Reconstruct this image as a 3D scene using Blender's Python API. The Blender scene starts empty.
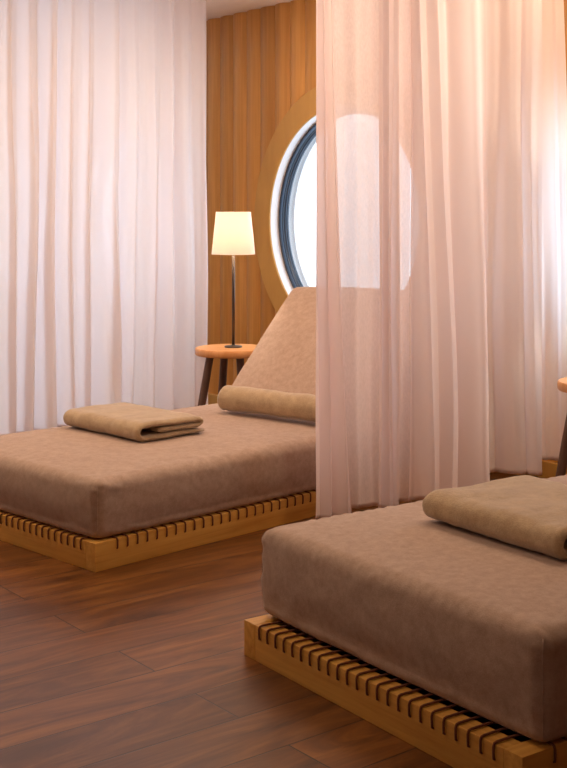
import bpy, bmesh, math, random
from mathutils import Vector, Matrix, noise
random.seed(7)
R = math.radians
sc = bpy.context.scene
COL = sc.collection

# ------------------------------------------------------------------ helpers
def link(o, parent=None):
    COL.objects.link(o)
    if parent is not None:
        o.parent = parent
    return o

def mesh_obj(name, bm, mat, parent=None, smooth=True, loc=None, rotz=None):
    me = bpy.data.meshes.new(name)
    bmesh.ops.recalc_face_normals(bm, faces=bm.faces)
    bm.to_mesh(me); bm.free()
    if smooth:
        for p in me.polygons: p.use_smooth = True
    if mat is not None:
        me.materials.append(mat)
    o = bpy.data.objects.new(name, me)
    link(o, parent)
    if loc is not None: o.location = loc
    if rotz is not None: o.rotation_euler = (0, 0, rotz)
    return o

def tag(o, label=None, cat=None, group=None, kind=None):
    if label: o['label'] = label
    if cat: o['category'] = cat
    if group: o['group'] = group
    if kind: o['kind'] = kind
    return o

def empty(name, loc, rotz=0):
    o = bpy.data.objects.new(name, None)
    o.empty_display_size = .1
    link(o); o.location = loc; o.rotation_euler = (0, 0, rotz)
    return o

def add_box(bm, x0, x1, y0, y1, z0, z1, bevel=0.0, seg=2):
    vs = [bm.verts.new(p) for p in ((x0,y0,z0),(x1,y0,z0),(x1,y1,z0),(x0,y1,z0),(x0,y0,z1),(x1,y0,z1),(x1,y1,z1),(x0,y1,z1))]
    fs = [bm.faces.new([vs[i] for i in f]) for f in ((0,3,2,1),(4,5,6,7),(0,1,5,4),(1,2,6,5),(2,3,7,6),(3,0,4,7))]
    if bevel > 0:
        es = set()
        for f in fs: es.update(f.edges)
        bmesh.ops.bevel(bm, geom=list(es), offset=bevel, segments=seg, affect='EDGES', profile=.7)

def add_tube(bm, pts, rad, n=8, cap=True):
    pts = [Vector(p) for p in pts]
    rr = rad if isinstance(rad, (list, tuple)) else [rad]*len(pts)
    rings = []
    prev = None
    for i, p in enumerate(pts):
        d = (pts[min(i+1, len(pts)-1)] - pts[max(i-1, 0)]).normalized()
        if prev is None:
            a = d.orthogonal().normalized()
        else:
            a = (prev - d*prev.dot(d)).normalized()
        prev = a
        b = d.cross(a)
        rings.append([bm.verts.new(p + (a*math.cos(2*math.pi*k/n) + b*math.sin(2*math.pi*k/n))*rr[i]) for k in range(n)])
    for i in range(len(rings)-1):
        for k in range(n):
            bm.faces.new((rings[i][k], rings[i][(k+1) % n], rings[i+1][(k+1) % n], rings[i+1][k]))
    if cap:
        bm.faces.new(rings[0]); bm.faces.new(list(reversed(rings[-1])))

def add_lathe(bm, prof, n=48, closed=False, axis='z', c=(0,0,0)):
    rings = []
    for (r, h) in prof:
        ring = []
        for k in range(n):
            a = 2*math.pi*k/n
            if axis == 'z': p = (c[0]+r*math.cos(a), c[1]+r*math.sin(a), c[2]+h)
            else:           p = (c[0]+r*math.cos(a), c[1]+h, c[2]+r*math.sin(a))
            ring.append(bm.verts.new(p))
        rings.append(ring)
    m = len(rings)
    for i in range(m if closed else m-1):
        A, B = rings[i], rings[(i+1) % m]
        for k in range(n):
            bm.faces.new((A[k], A[(k+1) % n], B[(k+1) % n], B[k]))
    if not closed:
        for ring in (rings[0], rings[-1]):
            try: bm.faces.new(ring)
            except ValueError: pass

# ------------------------------------------------------------------ materials
def new_mat(name):
    m = bpy.data.materials.new(name); m.use_nodes = True
    nt = m.node_tree
    for n in list(nt.nodes): nt.nodes.remove(n)
    out = nt.nodes.new('ShaderNodeOutputMaterial')
    return m, nt, out

def N(nt, t, **kw):
    n = nt.nodes.new(t)
    for k, v in kw.items():
        if k.startswith('i_'):
            key = k[2:]
            n.inputs[int(key) if key.isdigit() else key.replace('_', ' ')].default_value = v
        else: setattr(n, k, v)
    return n

def L(nt, a, ao, b, bi): nt.links.new(a.outputs[ao], b.inputs[bi])

def ramp(nt, stops):
    r = N(nt, 'ShaderNodeValToRGB')
    e = r.color_ramp.elements
    e[0].position, e[0].color = stops[0][0], (*stops[0][1], 1)
    e[1].position, e[1].color = stops[-1][0], (*stops[-1][1], 1)
    for p, c in stops[1:-1]:
        x = e.new(p); x.color = (*c, 1)
    return r

def wood(name, ca, cb, grain=(1.5, 22, 22), rough=.45, bump=.15, scale=1.0, spec=.4):
    m, nt, out = new_mat(name)
    bs = N(nt, 'ShaderNodeBsdfPrincipled', i_Roughness=rough)
    bs.inputs['Specular IOR Level'].default_value = spec
    tc = N(nt, 'ShaderNodeTexCoord'); mp = N(nt, 'ShaderNodeMapping')
    mp.inputs['Scale'].default_value = [g*scale for g in grain]
    L(nt, tc, 'Object', mp, 'Vector')
    no = N(nt, 'ShaderNodeTexNoise', i_Scale=1.0, i_Detail=6.0, i_Roughness=.6, i_Distortion=.6)
    L(nt, mp, 'Vector', no, 'Vector')
    r = ramp(nt, [(.3, ca), (.7, cb)])
    L(nt, no, 'Fac', r, 'Fac'); L(nt, r, 'Color', bs, 'Base Color')
    b = N(nt, 'ShaderNodeBump', i_Strength=bump, i_Distance=.003)
    L(nt, no, 'Fac', b, 'Height'); L(nt, b, 'Normal', bs, 'Normal')
    L(nt, bs, 'BSDF', out, 'Surface')
    return m

def fabric(name, ca, cb, weave=420.0, bump=.35, fuzz=.3, blotch=7.0, dist=.0012):
    m, nt, out = new_mat(name)
    bs = N(nt, 'ShaderNodeBsdfPrincipled', i_Roughness=.95)
    bs.inputs['Specular IOR Level'].default_value = .15
    bs.inputs['Sheen Weight'].default_value = fuzz
    bs.inputs['Sheen Roughness'].default_value = .5
    tc = N(nt, 'ShaderNodeTexCoord')
    n1 = N(nt, 'ShaderNodeTexNoise', i_Scale=blotch, i_Detail=8.0, i_Roughness=.72)
    n2 = N(nt, 'ShaderNodeTexNoise', i_Scale=weave, i_Detail=2.0)
    mx = N(nt, 'ShaderNodeMath', operation='MULTIPLY_ADD', i_1=.45)
    L(nt, tc, 'Object', n1, 'Vector'); L(nt, tc, 'Object', n2, 'Vector')
    L(nt, n2, 'Fac', mx, 0); L(nt, n1, 'Fac', mx, 2)
    r = ramp(nt, [(.5, ca), (.92, cb)])
    L(nt, mx, 'Value', r, 'Fac'); L(nt, r, 'Color', bs, 'Base Color')
    b = N(nt, 'ShaderNodeBump', i_Strength=bump, i_Distance=dist)
    L(nt, mx, 'Value', b, 'Height'); L(nt, b, 'Normal', bs, 'Normal')
    L(nt, bs, 'BSDF', out, 'Surface')
    return m

def plain(name, c, rough=.6, metal=0.0, spec=.4):
    m, nt, out = new_mat(name)
    bs = N(nt, 'ShaderNodeBsdfPrincipled', i_Roughness=rough, i_Metallic=metal)
    bs.inputs['Specular IOR Level'].default_value = spec
    tc = N(nt, 'ShaderNodeTexCoord')
    n1 = N(nt, 'ShaderNodeTexNoise', i_Scale=6.0, i_Detail=3.0)
    L(nt, tc, 'Object', n1, 'Vector')
    r = ramp(nt, [(.3, tuple(x*.95 for x in c)), (.7, c)])
    L(nt, n1, 'Fac', r, 'Fac'); L(nt, r, 'Color', bs, 'Base Color')
    L(nt, bs, 'BSDF', out, 'Surface')
    return m

def sheer(name, c, see, trans=.5, weave=(260, 260, 900), var=.6):
    """thin woven voile: part of the light slips between threads, the rest is scattered to both sides"""
    m, nt, out = new_mat(name)
    tc = N(nt, 'ShaderNodeTexCoord')
    mp = N(nt, 'ShaderNodeMapping'); mp.inputs['Scale'].default_value = weave
    L(nt, tc, 'Object', mp, 'Vector')
    nz = N(nt, 'ShaderNodeTexNoise', i_Scale=1.0, i_Detail=2.0)
    L(nt, mp, 'Vector', nz, 'Vector')
    d = N(nt, 'ShaderNodeBsdfDiffuse', i_Color=(*c, 1)); t = N(nt, 'ShaderNodeBsdfTranslucent', i_Color=(*c, 1))
    mx = N(nt, 'ShaderNodeMixShader', i_0=trans)
    L(nt, d, 'BSDF', mx, 1); L(nt, t, 'BSDF', mx, 2)
    tr = N(nt, 'ShaderNodeBsdfTransparent')
    lw = N(nt, 'ShaderNodeLayerWeight', i_Blend=.35)
    # opening of the weave: smaller at a glancing angle
    op = N(nt, 'ShaderNodeMapRange'); op.inputs['From Min'].default_value = 0; op.inputs['From Max'].default_value = 1
    op.inputs['To Min'].default_value = see; op.inputs['To Max'].default_value = see*.15
    L(nt, lw, 'Facing', op, 'Value')
    ad = N(nt, 'ShaderNodeMath', operation='MULTIPLY_ADD', i_1=see*var, i_2=-see*var*.5)
    L(nt, nz, 'Fac', ad, 0)
    su = N(nt, 'ShaderNodeMath', operation='ADD', use_clamp=True)
    L(nt, op, 'Result', su, 0); L(nt, ad, 'Value', su, 1)
    m2 = N(nt, 'ShaderNodeMixShader')
    L(nt, su, 'Value', m2, 0); L(nt, mx, 'Shader', m2, 1); L(nt, tr, 'BSDF', m2, 2)
    L(nt, m2, 'Shader', out, 'Surface')
    return m

def emit(name, c, s):
    m, nt, out = new_mat(name)
    e = N(nt, 'ShaderNodeEmission', i_Color=(*c, 1), i_Strength=s)
    L(nt, e, 'Emission', out, 'Surface')
    return m

def floor_mat():
    m, nt, out = new_mat('oiled_plank_floor')
    bs = N(nt, 'ShaderNodeBsdfPrincipled')
    bs.inputs['Specular IOR Level'].default_value = .35
    tc = N(nt, 'ShaderNodeTexCoord')
    br = N(nt, 'ShaderNodeTexBrick', offset=.37, offset_frequency=2)
    br.inputs['Color1'].default_value = (0, 0, 0, 1); br.inputs['Color2'].default_value = (1, 1, 1, 1)
    br.inputs['Mortar'].default_value = (.5, .5, .5, 1)
    br.inputs['Scale'].default_value = 1.0
    br.inputs['Mortar Size'].default_value = .003; br.inputs['Mortar Smooth'].default_value = .3
    br.inputs['Brick Width'].default_value = 2.5; br.inputs['Row Height'].default_value = .206
    mo = N(nt, 'ShaderNodeMapping'); mo.inputs['Location'].default_value = FLOOR_OFF
    L(nt, tc, 'Object', mo, 'Vector'); L(nt, mo, 'Vector', br, 'Vector')
    mp = N(nt, 'ShaderNodeMapping'); mp.inputs['Scale'].default_value = (1.5, 10, 1)
    # shift the grain from plank to plank
    cm = N(nt, 'ShaderNodeCombineXYZ'); ml = N(nt, 'ShaderNodeMath', operation='MULTIPLY', i_1=37.0)
    L(nt, br, 'Color', ml, 0); L(nt, ml, 'Value', cm, 'X'); L(nt, ml, 'Value', cm, 'Z')
    va = N(nt, 'ShaderNodeVectorMath', operation='ADD')
    L(nt, tc, 'Object', mp, 'Vector'); L(nt, mp, 'Vector', va, 0); L(nt, cm, 'Vector', va, 1)
    g = N(nt, 'ShaderNodeTexNoise', i_Scale=1.0, i_Detail=8.0, i_Roughness=.66, i_Distortion=1.6)
    L(nt, va, 'Vector', g, 'Vector')
    g2 = N(nt, 'ShaderNodeTexNoise', i_Scale=2.2, i_Detail=3.0)
    L(nt, tc, 'Object', g2, 'Vector')
    r = ramp(nt, [(.30, (.06, .019, .004)), (.5, (.155, .055, .011)), (.72, (.28, .115, .026))])
    L(nt, g, 'Fac', r, 'Fac')
    tint = ramp(nt, [(0, (.72, .70, .70)), (1, (1.15, 1.15, 1.15))])
    L(nt, br, 'Color', tint, 'Fac')
    mu = N(nt, 'ShaderNodeMixRGB', blend_type='MULTIPLY', i_0=1.0)
    L(nt, r, 'Color', mu, 1); L(nt, tint, 'Color', mu, 2)
    gap = N(nt, 'ShaderNodeMixRGB', i_Color2=(.025, .011, .006, 1))
    gf = N(nt, 'ShaderNodeMath', operation='MULTIPLY', i_1=.9)
    L(nt, br, 'Fac', gf, 0)
    L(nt, gf, 'Value', gap, 0); L(nt, mu, 'Color', gap, 1)
    L(nt, gap, 'Color', bs, 'Base Color')
    rr = N(nt, 'ShaderNodeMapRange'); rr.inputs['To Min'].default_value = .24; rr.inputs['To Max'].default_value = .42
    L(nt, g2, 'Fac', rr, 'Value'); L(nt, rr, 'Result', bs, 'Roughness')
    b = N(nt, 'ShaderNodeBump', i_Strength=.25, i_Distance=.002)
    sb = N(nt, 'ShaderNodeMath', operation='SUBTRACT')
    L(nt, g, 'Fac', sb, 0); L(nt, br, 'Fac', sb, 1)
    L(nt, sb, 'Value', b, 'Height'); L(nt, b, 'Normal', bs, 'Normal')
    L(nt, bs, 'BSDF', out, 'Surface')
    return m

def panel_mat():
    """vertical wooden boards of slightly different tone"""
    m, nt, out = new_mat('golden_wood_panelling')
    bs = N(nt, 'ShaderNodeBsdfPrincipled', i_Roughness=.42)
    tc = N(nt, 'ShaderNodeTexCoord')
    sx = N(nt, 'ShaderNodeSeparateXYZ'); L(nt, tc, 'Object', sx, 'Vector')
    q = N(nt, 'ShaderNodeMath', operation='DIVIDE', i_1=BOARD); L(nt, sx, 'X', q, 0)
    fl = N(nt, 'ShaderNodeMath', operation='FLOOR'); L(nt, q, 'Value', fl, 0)
    wn = N(nt, 'ShaderNodeTexWhiteNoise', noise_dimensions='1D'); L(nt, fl, 'Value', wn, 'W')
    mp = N(nt, 'ShaderNodeMapping'); mp.inputs['Scale'].default_value = (38, 38, 1.1)
    va = N(nt, 'ShaderNodeVectorMath', operation='ADD')
    L(nt, tc, 'Object', mp, 'Vector'); L(nt, mp, 'Vector', va, 0)
    cm = N(nt, 'ShaderNodeCombineXYZ'); ml = N(nt, 'ShaderNodeMath', operation='MULTIPLY', i_1=50.0)
    L(nt, wn, 'Value', ml, 0); L(nt, ml, 'Value', cm, 'Z'); L(nt, cm, 'Vector', va, 1)
    g = N(nt, 'ShaderNodeTexNoise', i_Scale=1.0, i_Detail=6.0, i_Roughness=.55, i_Distortion=.8)
    L(nt, va, 'Vector', g, 'Vector')
    r = ramp(nt, [(.3, (.52, .235, .045)), (.7, (.66, .335, .085))])
    L(nt, g, 'Fac', r, 'Fac')
    tint = ramp(nt, [(0, (.80, .77, .72)), (1, (1.06, 1.06, 1.08))]); L(nt, wn, 'Value', tint, 'Fac')
    mu = N(nt, 'ShaderNodeMixRGB', blend_type='MULTIPLY', i_0=1.0)
    L(nt, r, 'Color', mu, 1); L(nt, tint, 'Color', mu, 2)
    L(nt, mu, 'Color', bs, 'Base Color')
    b = N(nt, 'ShaderNodeBump', i_Strength=.15, i_Distance=.002)
    L(nt, g, 'Fac', b, 'Height'); L(nt, b, 'Normal', bs, 'Normal')
    L(nt, bs, 'BSDF', out, 'Surface')
    return m

BOARD = .155
FLOOR_OFF = (2.94, .142, 0)
M = {}
M['floor'] = floor_mat()
M['panel'] = panel_mat()
M['surround'] = wood('golden_window_surround', (.50, .265, .06), (.60, .335, .085), grain=(6, 6, 2), rough=.4, bump=.08)
M['plaster'] = plain('warm_white_plaster', (.80, .66, .58), .8, spec=.2)
M['ceiling'] = plain('matt_white_ceiling', (.86, .76, .70), .8, spec=.2)
M['reveal'] = plain('white_painted_reveal', (.84, .80, .80), .5)
M['frame'] = plain('blue_grey_window_metal', (.05, .068, .10), .3, metal=.5)
M['gasket'] = plain('dark_window_gasket', (.03, .045, .07), .45)
M['linen'] = fabric('taupe_linen', (.35, .245, .185), (.49, .36, .285), weave=330, bump=.6, fuzz=.2, blotch=34)
M['piping'] = fabric('taupe_piping', (.30, .21, .155), (.42, .31, .235), weave=500)
M['terry'] = fabric('tan_terry_cloth', (.34, .235, .135), (.53, .395, .24), weave=240, bump=.9, fuzz=.5, blotch=16, dist=.003)
M['rail_x'] = wood('oak_rail_lengthwise', (.56, .27, .05), (.74, .42, .095), grain=(2, 45, 45), rough=.45)
M['rail_y'] = wood('oak_rail_crosswise', (.56, .27, .05), (.74, .42, .095), grain=(45, 2, 45), rough=.45)
M['cord'] = fabric('dark_brown_cord', (.13, .045, .02), (.22, .085, .045), weave=600, fuzz=.1)
M['tabletop'] = wood('light_table_top', (.56, .25, .08), (.74, .38, .16), grain=(3, 30, 3), rough=.35)
M['tableleg'] = wood('dark_stained_leg', (.085, .045, .033), (.16, .09, .065), grain=(30, 30, 3), rough=.5)
M['metal'] = plain('dark_bronze_metal', (.10, .075, .06), .35, metal=.8)
M['voile'] = sheer('white_voile', (.92, .83, .84), .125, .5, (140, 140, 60), 1.7)
M['voile_back'] = sheer('white_voile_long', (.95, .89, .90), .015, .5)
M['voile_dense'] = sheer('white_voile_denser', (.95, .85, .85), .04, .5)
M['hem'] = sheer('voile_hem', (.92, .85, .84), .06, .45)
M['bulb'] = emit('warm_bulb', (1, .72, .42), 40)
def shade_mat():
    m, nt, out = new_mat('cream_lamp_shade')
    d = N(nt, 'ShaderNodeBsdfDiffuse', i_Color=(.9, .84, .76, 1)); t = N(nt, 'ShaderNodeBsdfTranslucent', i_Color=(.95, .90, .84, 1))
    tc = N(nt, 'ShaderNodeTexCoord'); nz = N(nt, 'ShaderNodeTexNoise', i_Scale=300.0)
    L(nt, tc, 'Object', nz, 'Vector')
    b = N(nt, 'ShaderNodeBump', i_Strength=.15, i_Distance=.001); L(nt, nz, 'Fac', b, 'Height'); L(nt, b, 'Normal', d, 'Normal')
    mx = N(nt, 'ShaderNodeMixShader', i_0=.55)
    L(nt, d, 'BSDF', mx, 1); L(nt, t, 'BSDF', mx, 2); L(nt, mx, 'Shader', out, 'Surface')
    return m
M['shade'] = shade_mat()
def glass_mat():
    m, nt, out = new_mat('clear_window_glass')
    t = N(nt, 'ShaderNodeBsdfTransparent', i_Color=(.93, .97, 1, 1)); g = N(nt, 'ShaderNodeBsdfGlossy', i_Roughness=.02)
    mx = N(nt, 'ShaderNodeMixShader', i_0=.05)
    L(nt, t, 'BSDF', mx, 1); L(nt, g, 'BSDF', mx, 2); L(nt, mx, 'Shader', out, 'Surface')
    return m
M['glass'] = glass_mat()

# ------------------------------------------------------------------ room
TH = R(38.0)
WO = Vector((-.549, 8.49, 0))
WROT = -(math.pi/2 - TH)
CEIL = 2.68
def W(t, n, z=0):       # wall coordinates -> world
    return Vector((WO.x + math.sin(TH)*t + math.cos(TH)*n, WO.y - math.cos(TH)*t + math.sin(TH)*n, z))
T0, T1, N0 = -4.65, 10.0, -8.0

bm = bmesh.new(); add_box(bm, T0-.2, T1+.2, N0-.2, .25, -.12, 0)
floor = mesh_obj('floor', bm, M['floor'], None, False, WO, WROT); floor['kind'] = 'structure'
# planks run square to the window wall: object turned a further quarter turn
floor.data.transform(Matrix.Rotation(-math.pi/2, 4, 'Z')); floor.rotation_euler = (0, 0, WROT + math.pi/2)
bm = bmesh.new(); add_box(bm, T0-.2, T1+.2, N0-.2, .25, CEIL, CEIL+.12)
o = mesh_obj('ceiling', bm, M['ceiling'], None, False, WO, WROT); o['kind'] = 'structure'
for nm, b in (('wall_left', (T0-.2, T0, N0, 0)), ('wall_right', (T1, T1+.2, N0, 0)), ('wall_front', (T0-.2, T1+.2, N0-.2, N0))):
    bm = bmesh.new(); add_box(bm, b[0], b[1], b[2], b[3], 0, CEIL)
    o = mesh_obj(nm, bm, M['plaster'], None, False, WO, WROT); o['kind'] = 'structure'

# panelled window wall, each board gently hollowed
WIN_T = (-1.0, 1.45, 3.72, -3.1); WIN_Z = 1.283; R_HOLE = .70
bm = bmesh.new()
front = []
nb = int(round((T1 - T0)/BOARD)); K = 7
b0 = math.floor(T0/BOARD)
for i in range(nb+1):
    a0 = (b0+i)*BOARD
    tilt = random.uniform(-.003, .003); dp = random.uniform(.024, .031)
    for k in range(K):
        x = k/K
        t = a0 + BOARD*(x if k else .002)
        if t < T0 or t > T1: continue
        front.append((t, -dp*abs(math.sin(math.pi*x))**.8 - tilt*(x-.5) + .021))
pts = [(T0, .2)] + front + [(front[-1][0], .2)]
lo = [bm.verts.new((p[0], p[1], 0)) for p in pts]; hi = [bm.verts.new((p[0], p[1], CEIL)) for p in pts]
for i in range(len(pts)):
    j = (i+1) % len(pts)
    bm.faces.new((lo[i], lo[j], hi[j], hi[i]))
bm.faces.new(lo); bm.faces.new(list(reversed(hi)))
wall = mesh_obj('wall_back', bm, M['panel'], None, True, WO, WROT); wall['kind'] = 'structure'
try: wall.data.set_sharp_from_angle(angle=R(25))
except Exception: pass
# cut the round openings (temporary cutters, baked into the wall mesh)
cut = []
for wt in WIN_T:
    bm = bmesh.new(); add_lathe(bm, [(R_HOLE-.001, -.3), (R_HOLE-.001, .5)], 96, False, 'y', (wt, 0, WIN_Z))
    c = mesh_obj('opening', bm, None, None, False, WO, WROT); cut.append(c)
    md = wall.modifiers.new('opening', 'BOOLEAN'); md.operation = 'DIFFERENCE'; md.object = c; md.solver = 'EXACT'
bpy.context.view_layer.update()
dg = bpy.context.evaluated_depsgraph_get()
nm_ = bpy.data.meshes.new_from_object(wall.evaluated_get(dg))
wall.modifiers.clear(); wall.data = nm_
for c in cut:
    bpy.data.objects.remove(c, do_unlink=True)

for i, wt in enumerate(WIN_T):
    win = bpy.data.objects.new('window_%d' % (i+1), None); link(win)
    win.location = W(wt, 0, WIN_Z); win.rotation_euler = (0, 0, WROT); win['kind'] = 'structure'
    bm = bmesh.new()
    add_lathe(bm, [(.694, -.015), (.852, -.015), (.856, -.011), (.856, .026), (.690, .026), (.690, -.011)], 128, True, 'y')
    o = mesh_obj('surround', bm, M['surround'], win); o.data.set_sharp_from_angle(angle=R(30))
    bm = bmesh.new()
    add_lathe(bm, [(.6975, -.004), (.6975, .2), (.688, .2), (.684, .05), (.689, -.004)], 128, True, 'y')
    o = mesh_obj('reveal', bm, M['reveal'], win); o.data.set_sharp_from_angle(angle=R(30)); tag(o, 'white painted inner band of the round opening')
    bm = bmesh.new()
    add_lathe(bm, [(.684, .066), (.680, .054), (.668, .052), (.664, .060), (.662, .085), (.657, .09), (.655, .095), (.655, .118), (.684, .118)], 128, True, 'y')
    o = mesh_obj('frame', bm, M['frame'], win); o.data.set_sharp_from_angle(angle=R(40)); tag(o, 'dark blue grey metal window frame')
    for rr_, yy in ((.6625, .078), (.6555, .106)):
        bm = bmesh.new()
        add_lathe(bm, [(rr_+.004*math.cos(a), yy+.006*math.sin(a)) for a in [k*math.pi/4 for k in range(8)]], 128, True, 'y')
        mesh_obj('gasket', bm, M['gasket'], win)
    bm = bmesh.new(); add_lathe(bm, [(.656, .108), (.656, .114)], 96, False, 'y')
    o = mesh_obj('pane', bm, M['glass'], win, False); tag(o, 'round pane of clear glass')

bm = bmesh.new(); add_box(bm, T0, T1, -.036, -.0, 0, .085, .003)
o = mesh_obj('baseboard_back', bm, M['surround'], None, False, WO, WROT); o['kind'] = 'structure'

# ------------------------------------------------------------------ soft shapes
def axis_vals(h, r, step):
    a = []
    k = 6
    for i in range(k): a.append(-h + r*1.05*i/k)
    n = max(2, int((2*h - 2.1*r)/step))
    for i in range(n+1): a.append(-h + r*1.05 + (2*h - 2.1*r)*i/n)
    for i in range(1, k+1): a.append(h - r*1.05 + r*1.05*i/k)
    return a

def round_pt(p, h, r):
    q = Vector([max(-(h[i]-r), min(h[i]-r, p[i])) for i in range(3)])
    d = p - q
    if d.length < 1e-9: return p
    return q + d.normalized()*r

def soft_grid(h, r, step, fn):
    """closed rounded box surface, fn maps every surface point to its final place"""
    bm = bmesh.new(); cache = {}
    ax = [axis_vals(h[i], min(r, h[i]*.98), step) for i in range(3)]
    def V(i, j, k):
        key = (i, j, k)
        if key not in cache:
            p = Vector((ax[0][i], ax[1][j], ax[2][k]))
            cache[key] = bm.verts.new(fn(round_pt(p, h, r)))
        return cache[key]
    n = [len(a)-1 for a in ax]
    for i in range(n[0]):
        for j in range(n[1]):
            for k in (0, n[2]): bm.faces.new((V(i,j,k), V(i+1,j,k), V(i+1,j+1,k), V(i,j+1,k)))
    for i in range(n[0]):
        for k in range(n[2]):
            for j in (0, n[1]): bm.faces.new((V(i,j,k), V(i+1,j,k), V(i+1,j,k+1), V(i,j,k+1)))
    for j in range(n[1]):
        for k in range(n[2]):
            for i in (0, n[0]): bm.faces.new((V(i,j,k), V(i,j+1,k), V(i,j+1,k+1), V(i,j,k+1)))
    return bm

def n3(x, y, z): return noise.noise(Vector((x, y, z)))

def make_mattress(x0, x1, y0, y1, z0, z1, seed):
    h = Vector(((x1-x0)/2, (y1-y0)/2, (z1-z0)/2)); c = Vector(((x0+x1)/2, (y0+y1)/2, (z0+z1)/2)); r = .04
    def fn(p):
        u, v, w = p.x/h.x, p.y/h.y, p.z/h.z
        q = p.copy()
        # sides belly outwards, the base is pulled in, the top is softly crowned
        belly = .016*(1 - w*w) - .012*max(0, -w)
        if abs(u) > .9: q.x += math.copysign(belly, u)*(1 - v**6)
        if abs(v) > .9: q.y += math.copysign(belly, v)*(1 - u**6)
        if w > .7: q.z += .016*(1 - u**8)*(1 - v**6) + .004*n3(p.x*2.2+seed, p.y*2.2, 1.3)
        # puckers along the top seam and soft creases on the sides
        e = max(abs(p.x)/h.x if h.x-abs(p.x) < .05 else 0, abs(p.y)/h.y if h.y-abs(p.y) < .05 else 0)
        al = p.x if abs(v) > .93 else p.y
        if e > 0:
            near = math.exp(-((w-.86)/.22)**2)
            q.z += near*.0032*math.sin(al*150 + 5*n3(al*7, seed, 0))
            s = .006*n3(al*6+seed, w*1.6, 3.1) + .004*n3(al*17+w*5, w*3+seed, 9) 
            if abs(u) > .93: q.x += math.copysign(s, u)
            if abs(v) > .93: q.y += math.copysign(s, v)
        else:
            if w > .5:
                du = min(h.x-abs(p.x), h.y-abs(p.y))
                al2 = p.y if h.x-abs(p.x) < h.y-abs(p.y) else p.x
                q.z += .006*math.exp(-du/.11)*n3(al2*22+seed, du*6, 5)
        return q + c
    bm = soft_grid(h, r, .022, fn)
    def seam_pt(p, out=.0012):
        a = round_pt(p, h, r); b = fn(a)
        return b + (a - Vector([max(-(h[i]-r), min(h[i]-r, a[i])) for i in range(3)])).normalized()*out
    seams = []
    for sx in (-1, 1):
        for sy in (-1, 1):
            seams.append([seam_pt(Vector((sx*h.x, sy*h.y, -h.z + 2*h.z*k/24))) for k in range(1, 24)])
    return bm, seams

def make_backrest(y0, y1, zb, zt, seed, s_front=1.61, s_top=2.17, s_back=2.33):
    h = Vector((.3, (y1-y0)/2, (zt-zb)/2)); cy = (y0+y1)/2; cz = (zt+zb)/2; r = .035
    def fn(p):
        k = (p.z + h.z)/(2*h.z)
        u = (p.x + h.x)/(2*h.x)
        f = s_front + (s_top - s_front)*k; b = s_back - .02*k
        x = f + (b - f)*u
        v = p.y/h.y
        if u < .2:
            x -= (.018*(1-v**6)*math.sin(math.pi*k) + .006*n3(p.y*4+seed, k*3, 2) + .003*n3(p.y*13, k*8+seed, 4))
        y = cy + p.y*(1 + .012*math.sin(math.pi*k))
        return Vector((x, y, cz + p.z + (.008*(1-v*v) if k > .9 else 0)))
    return soft_grid(h, r, .035, fn)

def ribbon(path, th, length, taper=.012, amp=.003, seed=0, droop=None, nl=40, endvar=.006):
    """thick cloth sheet: a 2-D path (q, z) extruded along x with rounded edges"""
    bm = bmesh.new()
    P = [Vector((a, b)) for a, b in path]
    m = len(P); nor = []
    for i in range(m):
        d = (P[min(i+1, m-1)] - P[max(i-1, 0)]).normalized(); nor.append(Vector((-d.y, d.x)))
    rows = []
    for s in range(nl+1):
        x = s/nl
        ex = min(x, 1-x)*length
        f = 1.0 if ex > taper else math.sqrt(max(0.05, 1-(1-ex/taper)**2))
        ring = []
        def put(q, z, lay):
            xx = (x-.5)*length + endvar*n3(lay*1.7+seed, q*6, 0)*(2*x-1)*2
            dz = amp*n3(xx*9+seed, q*9, z*20) + amp*.5*n3(xx*25, q*25+seed, 7)
            dq = amp*n3(xx*8, z*12, seed+3)
            if droop: z, q = droop(xx/length, q, z)
            ring.append(bm.verts.new((xx, q+dq, max(z+dz, .0015))))
        for i in range(m):
            e = min(i, m-1-i); ft = f*(1.0 if e > 1 else (.6 if e == 0 else .9))
            a = P[i] + nor[i]*th/2*ft; put(a.x, a.y, i/m)
        for i in range(m-1, -1, -1):
            e = min(i, m-1-i); ft = f*(1.0 if e > 1 else (.6 if e == 0 else .9))
            a = P[i] - nor[i]*th/2*ft; put(a.x, a.y, i/m)
        rows.append(ring)
    c = len(rows[0])
    for s in range(nl):
        for i in range(c):
            bm.faces.new((rows[s][i], rows[s][(i+1) % c], rows[s+1][(i+1) % c], rows[s+1][i]))
    for row in (rows[0], rows[-1]):
        for i in range(m-1):
            bm.faces.new((row[i], row[i+1], row[c-2-i], row[c-1-i]))
    return bm

def arc(cx, cz, r, a0, a1, n, sq=1.0):
    return [(cx + r*sq*math.cos(R(a0 + (a1-a0)*k/n)), cz + r*math.sin(R(a0 + (a1-a0)*k/n))) for k in range(n+1)]

# ------------------------------------------------------------------ daybeds
BL, BW, HF, RT = 2.34, 1.13, .105, .058
def cord_mesh():
    bm = bmesh.new()
    r = .0031
    pts = [(.004, 0, HF-.037), (-.0035, 0, HF-.033), (-.0042, 0, HF-.02), (-.0042, 0, HF-.006), (-.001, 0, HF+.002), (.006, 0, HF+.0036), (.03, 0, HF+.0036), (.06, 0, HF+.0034), (.10, 0, HF+.001), (.20, 0, HF)]
    add_tube(bm, pts, r, 8)
    me = bpy.data.meshes.new('cord'); bmesh.ops.recalc_face_normals(bm, faces=bm.faces); bm.to_mesh(me); bm.free()
    for p in me.polygons: p.use_smooth = True
    me.materials.append(M['cord'])
    return me
CORD = cord_mesh()

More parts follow.
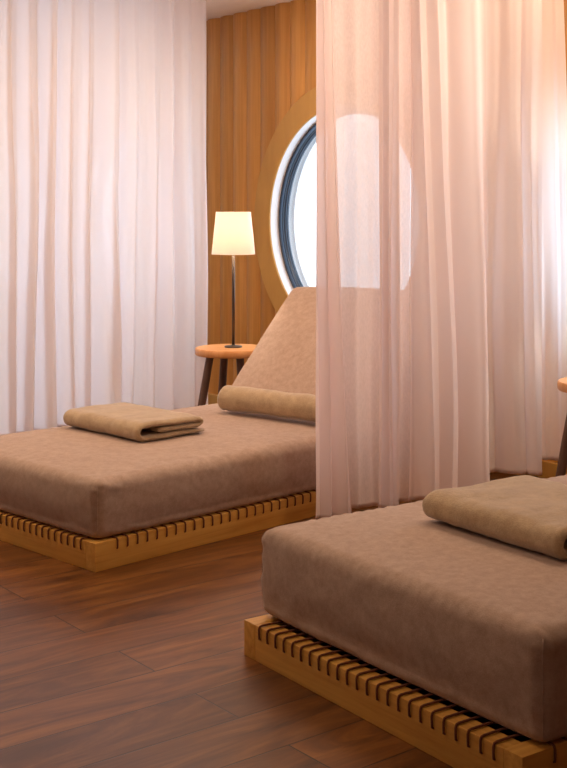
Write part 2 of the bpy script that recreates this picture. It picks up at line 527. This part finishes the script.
def make_daybed(loc, ang, label, mx0, mz1, seed, ins=.010):
    root = empty('daybed', (loc[0], loc[1], 0), R(ang))
    tag(root, label, 'daybed', 'linen daybeds on low wooden frames')
    bv = .003
    for (y0, y1) in ((0, RT), (BW-RT, BW)):
        bm = bmesh.new(); add_box(bm, 0, BL, y0, y1, 0, HF, bv); o = mesh_obj('side_rail', bm, M['rail_x'], root); o.data.set_sharp_from_angle(angle=R(40))
    for (x0, x1) in ((.0, RT), (BL-RT, BL)):
        bm = bmesh.new(); add_box(bm, x0, x1, RT+.0006, BW-RT-.0006, 0, HF-.0006, bv); o = mesh_obj('end_rail', bm, M['rail_y'], root); o.data.set_sharp_from_angle(angle=R(40))
    n = 24
    for k in range(n):
        c = bpy.data.objects.new('cord', CORD); link(c, root)
        c.location = (0, RT + .028 + (BW-2*RT-.056)*k/(n-1), 0)
    n = 46
    for k in range(n):
        c = bpy.data.objects.new('cord', CORD); link(c, root)
        c.location = (.10 + (BL-.2)*k/(n-1), 0, 0); c.rotation_euler = (0, 0, math.pi/2)
    bm, seams = make_mattress(mx0, BL-.01, ins, BW-ins, HF+.004, mz1, seed)
    mat = mesh_obj('mattress', bm, M['linen'], root)
    tag(mat, 'thick taupe linen mattress')
    for s in seams:
        bm = bmesh.new(); add_tube(bm, s, .0018, 6)
        mesh_obj('seam', bm, M['linen'], mat)
    bm = make_backrest(.03, BW-.03, mz1+.004, .915, seed)
    b = mesh_obj('backrest', bm, M['linen'], root); tag(b, 'sloping wedge cushion at the head end')
    return root

Z1, Z2 = .325, .370
bed1 = make_daybed((-.69, 4.454), 45.4, 'taupe linen daybed beside the side table with the lit lamp, under the round window', .015, Z1, 3.0)
bed2 = make_daybed((.529, 2.69), 34.9, 'taupe linen daybed closest to us in front, at the lower right of the room', .058, Z2, 11.0, -.008)

# towels
def towel_path(D, gap=.004, th=.024):
    q = th/2; z1 = q+.001; z3 = z1 + 2*(th+gap); z2 = z1 + th + gap
    p = [(D, z1)] + [(D - (D-.05)*k/8, z1) for k in range(1, 9)]
    r = (z3 - z1)/2
    p += arc(.05, (z1+z3)/2, r, 270, 90, 10, 1.35)[1:]
    p += [(.05 + (D-.045-.05)*k/8, z3) for k in range(1, 9)]
    p += arc(D-.045+.01, (z3+z2)/2, (z3-z2)/2, 90, -90, 6, 1.8)[1:]
    p += [(D-.05 - (D-.05-.12)*k/7, z2) for k in range(1, 8)]
    return p
# ribbon local: x along the long side, y (q) across from the fold
def place_towel(corner, d1, length, D, z, label, seed, th=.024, amp=.0045):
    bm = ribbon(towel_path(D, .004, th), th, length, .014, amp, seed)
    d1 = Vector(d1).normalized(); ctr = Vector(corner) + d1*length/2
    ang = math.atan2(d1.y, d1.x)
    o = mesh_obj('folded_towel', bm, M['terry'], None, True, (ctr.x, ctr.y, z), ang)
    tag(o, label, 'towel', 'folded tan bath towels')
    return o
t1 = place_towel((-1.02, 5.58), (.69, -.724), .58, .37, Z1+.016, 'folded tan towel lying on the daybed that stands under the round window', 2.0)
t2 = place_towel((.417, 3.67), (.555, -.832), .56, .46, Z2+.016, 'folded tan towel lying on the front daybed, cut by the right edge', 8.0, th=.027, amp=.007)

def spiral(r0, turns, th, sq=1.15):
    p = []
    n = int(turns*18); 
    rin = r0 - turns*th*1.04
    for k in range(n+1):
        a = 360*turns*k/n
        r = rin + (r0-rin)*k/n
        p.append((r*sq*math.cos(R(a+126)), r*math.sin(R(a+126)) + r0 + th/2))
    return p
def bedpt(bed, s, w, z=0):
    a = bed.rotation_euler.z
    return Vector((bed.location.x + s*math.cos(a) - w*math.sin(a), bed.location.y + s*math.sin(a) + w*math.cos(a), z))
def place_roll(bed, s0, w0, s1, w1, z, label, seed):
    a = bedpt(bed, s0, w0); b = bedpt(bed, s1, w1); d = b - a
    bm = ribbon(spiral(.060, 2.3, .022), .021, d.length, .016, .004, seed, nl=60)
    c = (a+b)/2
    o = mesh_obj('rolled_towel', bm, M['terry'], None, True, (c.x, c.y, z), math.atan2(d.y, d.x))
    tag(o, label, 'towel', 'rolled tan towels')
    return o
place_roll(bed1, 1.39, .80, 1.46, .08, Z1+.018, 'rolled tan towel lying like a bolster against the sloping backrest', 4.0)

# ------------------------------------------------------------------ side tables and lamps
TZ = .57
def make_table(x, y, rot, label):
    root = empty('side_table', (x, y, 0), R(rot)); tag(root, label, 'side table', 'round wooden side tables')
    rt = .209
    bm = bmesh.new(); add_lathe(bm, [(rt-.006, TZ-.040), (rt-.001, TZ-.034), (rt, TZ-.02), (rt-.001, TZ-.006), (rt-.006, TZ)], 72)
    o = mesh_obj('tabletop', bm, M['tabletop'], root); o.data.set_sharp_from_angle(angle=R(40)); tag(o, 'round light wood top')
    for k in range(4):
        a = R(90*k)
        bm = bmesh.new()
        add_tube(bm, [(.130*math.cos(a), .130*math.sin(a), TZ-.041), (.172*math.cos(a), .172*math.sin(a), .3), (.228*math.cos(a), .228*math.sin(a), 0.0)], [.022, .0225, .019], 20)
        for v in bm.verts:
            if v.co.z < .02: v.co.z = 0
            if v.co.z > TZ-.06: v.co.z = TZ-.0405
        o = mesh_obj('leg', bm, M['tableleg'], root); o.data.set_sharp_from_angle(angle=R(40)); tag(o, 'dark brown splayed leg')
    return root

def make_lamp(x, y, label, power=16):
    root = empty('table_lamp', (x, y, TZ)); tag(root, label, 'lamp', 'table lamps with cream shades')
    bm = bmesh.new(); add_lathe(bm, [(.050, .0005), (.050, .006), (.046, .009), (.012, .011), (.010, .016)], 40)
    mesh_obj('base', bm, M['metal'], root)
    bm = bmesh.new(); add_tube(bm, [(0,0,.012), (0,0,.30), (0,0,.58)], .0085, 16)
    o = mesh_obj('pole', bm, M['metal'], root)
    zb, zt = .525, .765
    bm = bmesh.new(); add_lathe(bm, [(.122, zb), (.1235, zb), (.0985, zt), (.097, zt)], 64, True)
    s = mesh_obj('lamp_shade', bm, M['shade'], root); s.data.set_sharp_from_angle(angle=R(50)); tag(s, 'tapered cream fabric shade, lit from inside')
    bm = bmesh.new()
    for k in range(3):
        a = R(120*k); add_tube(bm, [(0, 0, zt-.03), (.099*math.cos(a), .099*math.sin(a), zt-.012)], .0018, 6)
    add_lathe(bm, [(.012, zt-.034), (.012, zt-.026)], 16)
    add_tube(bm, [(0,0,.58), (0,0,zt-.03)], .003, 8)
    mesh_obj('shade_carrier', bm, M['metal'], s)
    bm = bmesh.new(); bmesh.ops.create_uvsphere(bm, u_segments=20, v_segments=12, radius=.026)
    bmesh.ops.translate(bm, vec=(0, 0, .63), verts=bm.verts)
    mesh_obj('bulb', bm, M['bulb'], root)
    ld = bpy.data.lights.new('lamp_bulb_light', 'POINT'); ld.energy = power; ld.color = (1, .84, .66); ld.shadow_soft_size = .035
    lo = bpy.data.objects.new('lamp_bulb_light', ld); link(lo, root); lo.location = (0, 0, .675)
    return root

tab = make_table(-.290, 6.85, 22, 'round wooden side table on dark splayed legs, between left daybed and panelled wall')
make_lamp(-.283, 6.86, 'slim table lamp with lit cream shade on the side table below the window')
make_table(1.435, 5.42, 0, 'round wooden side table cut by the right edge, behind the front daybed')
make_lamp(1.44, 5.42, 'table lamp on the side table past the right edge, beside the hanging sheers')

# ------------------------------------------------------------------ curtains
def curtain(name, path, zt, zb, label, folds, amp, mat, seed, over=.0, swing=None, nz=60, per=14, group=None, hem=True, gather=0.0):
    """pleated sheet hanging along a plan path; amp = fold depth, over = how far a pleat laps itself"""
    P = [Vector((a, b, 0)) for a, b in path]
    seg = [(P[i+1]-P[i]).length for i in range(len(P)-1)]; tot = sum(seg)
    def at(s):
        s = max(0, min(.99999, s))*tot
        for i, l in enumerate(seg):
            if s <= l or i == len(seg)-1:
                return P[i].lerp(P[i+1], s/l), (P[i+1]-P[i]).normalized()
            s -= l
    nu = int(folds*per)
    rnd = random.Random(seed)
    ph = [rnd.uniform(-.35, .35) for _ in range(int(folds)+4)]
    am = [rnd.uniform(.55, 1.25) for _ in range(int(folds)+4)]
    def S(i, tab_, x):
        k = int(x); f = x-k; f = f*f*(3-2*f)
        return tab_[k]*(1-f)+tab_[min(k+1, len(tab_)-1)]*f
    bm = bmesh.new(); rows = []
    for j in range(nz+1):
        v = j/nz; z = zt + (zb-zt)*v
        row = []
        for i in range(nu+1):
            u = i/nu
            x = u*folds
            wob = .5*n3(x*.55+seed, v*1.1, seed) + .25*n3(x*1.3+seed, v*2.3, 5)
            phase = 2*math.pi*(x + S(0, ph, x)*.6 + wob*(.25+.75*v))
            a = amp*S(0, am, x)*(.45 + .55*min(1, v*1.6))*(1 + .5*n3(x*.9, v*1.7+seed, 8))
            e = min(1, i/(per*.5), (nu-i)/(per*.5))
            off = a*math.sin(phase) + .25*a*math.sin(2.3*phase+seed)
            lap = over*math.sin(2*phase)*tot/folds*(.4+.6*v)*e
            uu = u
            if swing: uu = swing(u, v)
            c, d = at(uu)
            if uu > 1: c = c + d*(uu-1)*tot
            if uu < 0: c = c + d*uu*tot
            nrm = Vector((-d.y, d.x, 0))
            p = c + nrm*off + d*lap + nrm*.02*n3(u*3+seed, v*2, 1)*v
            row.append(bm.verts.new((p.x, p.y, z + (.004*n3(x, 3, seed) if v > .98 else 0))))
        rows.append(row)
    for j in range(nz):
        for i in range(nu):
            bm.faces.new((rows[j][i], rows[j][i+1], rows[j+1][i+1], rows[j+1][i]))
    hb = [[tuple(v.co) for v in r] for r in rows]
    root = mesh_obj(name, bm, mat)
    tag(root, label, 'curtain', group)
    if hem:
        bm = bmesh.new()
        k0 = nz - max(1, int(nz*.028/ (zt-zb) + .5))
        prev = None
        for i in range(nu+1):
            a = Vector(hb[nz][i]); b = Vector(hb[nz-1][i]); up = (b-a).normalized()*.022
            j0, j1 = max(0, i-1), min(nu, i+1)
            tg = Vector(hb[nz][j1]) - Vector(hb[nz][j0]); nn = Vector((-tg.y, tg.x, 0)).normalized()*.0015
            cur = [bm.verts.new(a+nn), bm.verts.new(a+up+nn), bm.verts.new(a-nn), bm.verts.new(a+up-nn)]
            if prev:
                bm.faces.new((prev[0], cur[0], cur[1], prev[1])); bm.faces.new((prev[2], prev[3], cur[3], cur[2])); bm.faces.new((prev[0], prev[2], cur[2], cur[0]))
            prev = cur
        mesh_obj('hem', bm, M['hem'], root)
    return root

ZT = CEIL - .02
def pd(px, d): return ((px-283.5)/1215*d, d)
# long partition curtain on the left
a0 = Vector((-.487, 7.62)); dA = Vector((-.702, -.712))
curtain('sheer_curtain', [tuple(a0 + dA*s) for s in (0, 1.2, 3.0)], ZT, .11,
        'long white sheer curtain hanging behind the left daybed', 21, .044, M['voile_back'], 5, over=.045, per=22, group='white sheer partition curtains')
# partition between the two daybeds: three overlapping widths
def swing_front(u, v):      # gathered at the top, opens out towards the hem
    return u*(.62 + .68*v*v) - .10*max(0, v-.5)
def swing_wide(u, v):       # pulled aside above, so its folds slant down to the right
    k = .93 + .10*v
    return u*k - .32*(1-v)**1.2*(1-u)*u*2.2
curtain('sheer_curtain', [pd(315, 5.05), pd(347, 5.12)], ZT, .04,
        'narrow pink-tinged sheer curtain hanging in front, leftmost of the centre curtains', 2.2, .022, M['voile_dense'], 21, over=.09,
        swing=swing_front, per=30, group='white sheer partition curtains')
curtain('sheer_curtain', [pd(328, 5.17), pd(412, 5.32)], ZT, .055,
        'thin see-through sheer curtain hanging before the round window, second of the centre curtains', 2.3, .015, M['voile'], 33, over=.02,
        swing=lambda u, v: u, per=36, group='white sheer partition curtains')
curtain('sheer_curtain', [pd(379, 5.16), pd(399, 5.19)], ZT, .06,
        'narrow gathered sheer curtain hanging over the right half of the round window', 1.4, .018, M['voile_dense'], 40, over=.03, per=30, group='white sheer partition curtains')
curtain('sheer_curtain', [pd(409, 5.26), pd(492, 5.50)], ZT, .07,
        'wide sheer curtain with slanting folds hanging behind the front daybed towel', 3.4, .026, M['voile_dense'], 44, over=.07,
        swing=swing_wide, per=32, group='white sheer partition curtains')
curtain('sheer_curtain', [pd(462, 5.74), pd(542, 5.68)], ZT, .10,
        'plain sheer curtain hanging behind the wide one, near the panelled wall', 3.0, .014, M['voile_back'], 51, over=.02, per=30, group='white sheer partition curtains')
curtain('sheer_curtain', [pd(530, 5.90), pd(561, 5.78)], ZT, .14,
        'rightmost sheer curtain hanging closest to the side table at the right edge', 2.0, .013, M['voile_back'], 63, over=.02,
        swing=lambda u, v: u*(1 + .33*min(1, v*1.6)), per=30, group='white sheer partition curtains')

# ------------------------------------------------------------------ light
w = bpy.data.worlds.new('daylight'); sc.world = w; w.use_nodes = True
bg = w.node_tree.nodes['Background']; bg.inputs[0].default_value = (.80, .91, 1.0, 1); bg.inputs[1].default_value = 2.4
for wt in WIN_T:
    ld = bpy.data.lights.new('daylight_portal', 'AREA'); ld.shape = 'DISK'; ld.size = 1.42; ld.cycles.is_portal = True
    lo = bpy.data.objects.new('daylight_portal', ld); link(lo)
    lo.location = W(wt, .19, WIN_Z)
    lo.rotation_euler = (R(-90), 0, WROT)   # -Z of the light faces the room (-y of the wall frame)

def daylight(t, e):  # area lamp added outside a window to strengthen its cool daylight
    ld = bpy.data.lights.new('daylight', 'AREA'); ld.shape = 'DISK'; ld.size = 1.5; ld.energy = e; ld.color = (.78, .89, 1)
    lo = bpy.data.objects.new('daylight', ld); link(lo)
    lo.location = W(t, .5, WIN_Z); lo.rotation_euler = (R(-90), 0, WROT)
for t, e in ((WIN_T[0], 130), (WIN_T[1], 7), (WIN_T[2], 4), (WIN_T[3], 70)): daylight(t, e)

def warm_fill(t, n, e, size=.9, col=(1, .71, .48)):  # warm fill disc below the ceiling, unseen and added to light the room
    ld = bpy.data.lights.new('ceiling_warm_fill', 'AREA'); ld.shape = 'DISK'; ld.size = size; ld.energy = e; ld.color = col
    lo = bpy.data.objects.new('ceiling_warm_fill', ld); link(lo)
    lo.location = W(t, n, CEIL-.02)
warm_fill(3.6, -.52, 6, .35)  # small extra fill, added to make the right-hand sheers glow from above
for t, n, e in ((2.2, -1.3, 24), (1.7, -3.0, 17), (-3.3, -2.0, 20), (4.6, -1.3, 15), (1.4, -4.0, 15), (4.0, -3.4, 9), (-1.4, -3.8, 14), (6.4, -5.0, 6)):
    warm_fill(t, n, e)

# ------------------------------------------------------------------ camera
cd = bpy.data.cameras.new('camera'); cam = bpy.data.objects.new('camera', cd); link(cam)
cam.location = (0, 0, 1.3); cam.rotation_euler = (R(90), 0, 0)
cd.sensor_fit = 'HORIZONTAL'; cd.sensor_width = 36; cd.lens = 1215/567*36
cd.shift_y = -(384-218)/567
cd.clip_start = .05
sc.camera = cam

sc.view_settings.view_transform = 'Standard'; sc.view_settings.look = 'None'
sc.view_settings.gamma = 1; sc.view_settings.use_curve_mapping = False
sc.view_settings.exposure = 0.27
cy = sc.cycles
cy.use_denoising = True
cy.max_bounces = 10; cy.diffuse_bounces = 5; cy.transparent_max_bounces = 24; cy.transmission_bounces = 8
cy.sample_clamp_indirect = 6.0
cy.caustics_reflective = False; cy.caustics_refractive = False
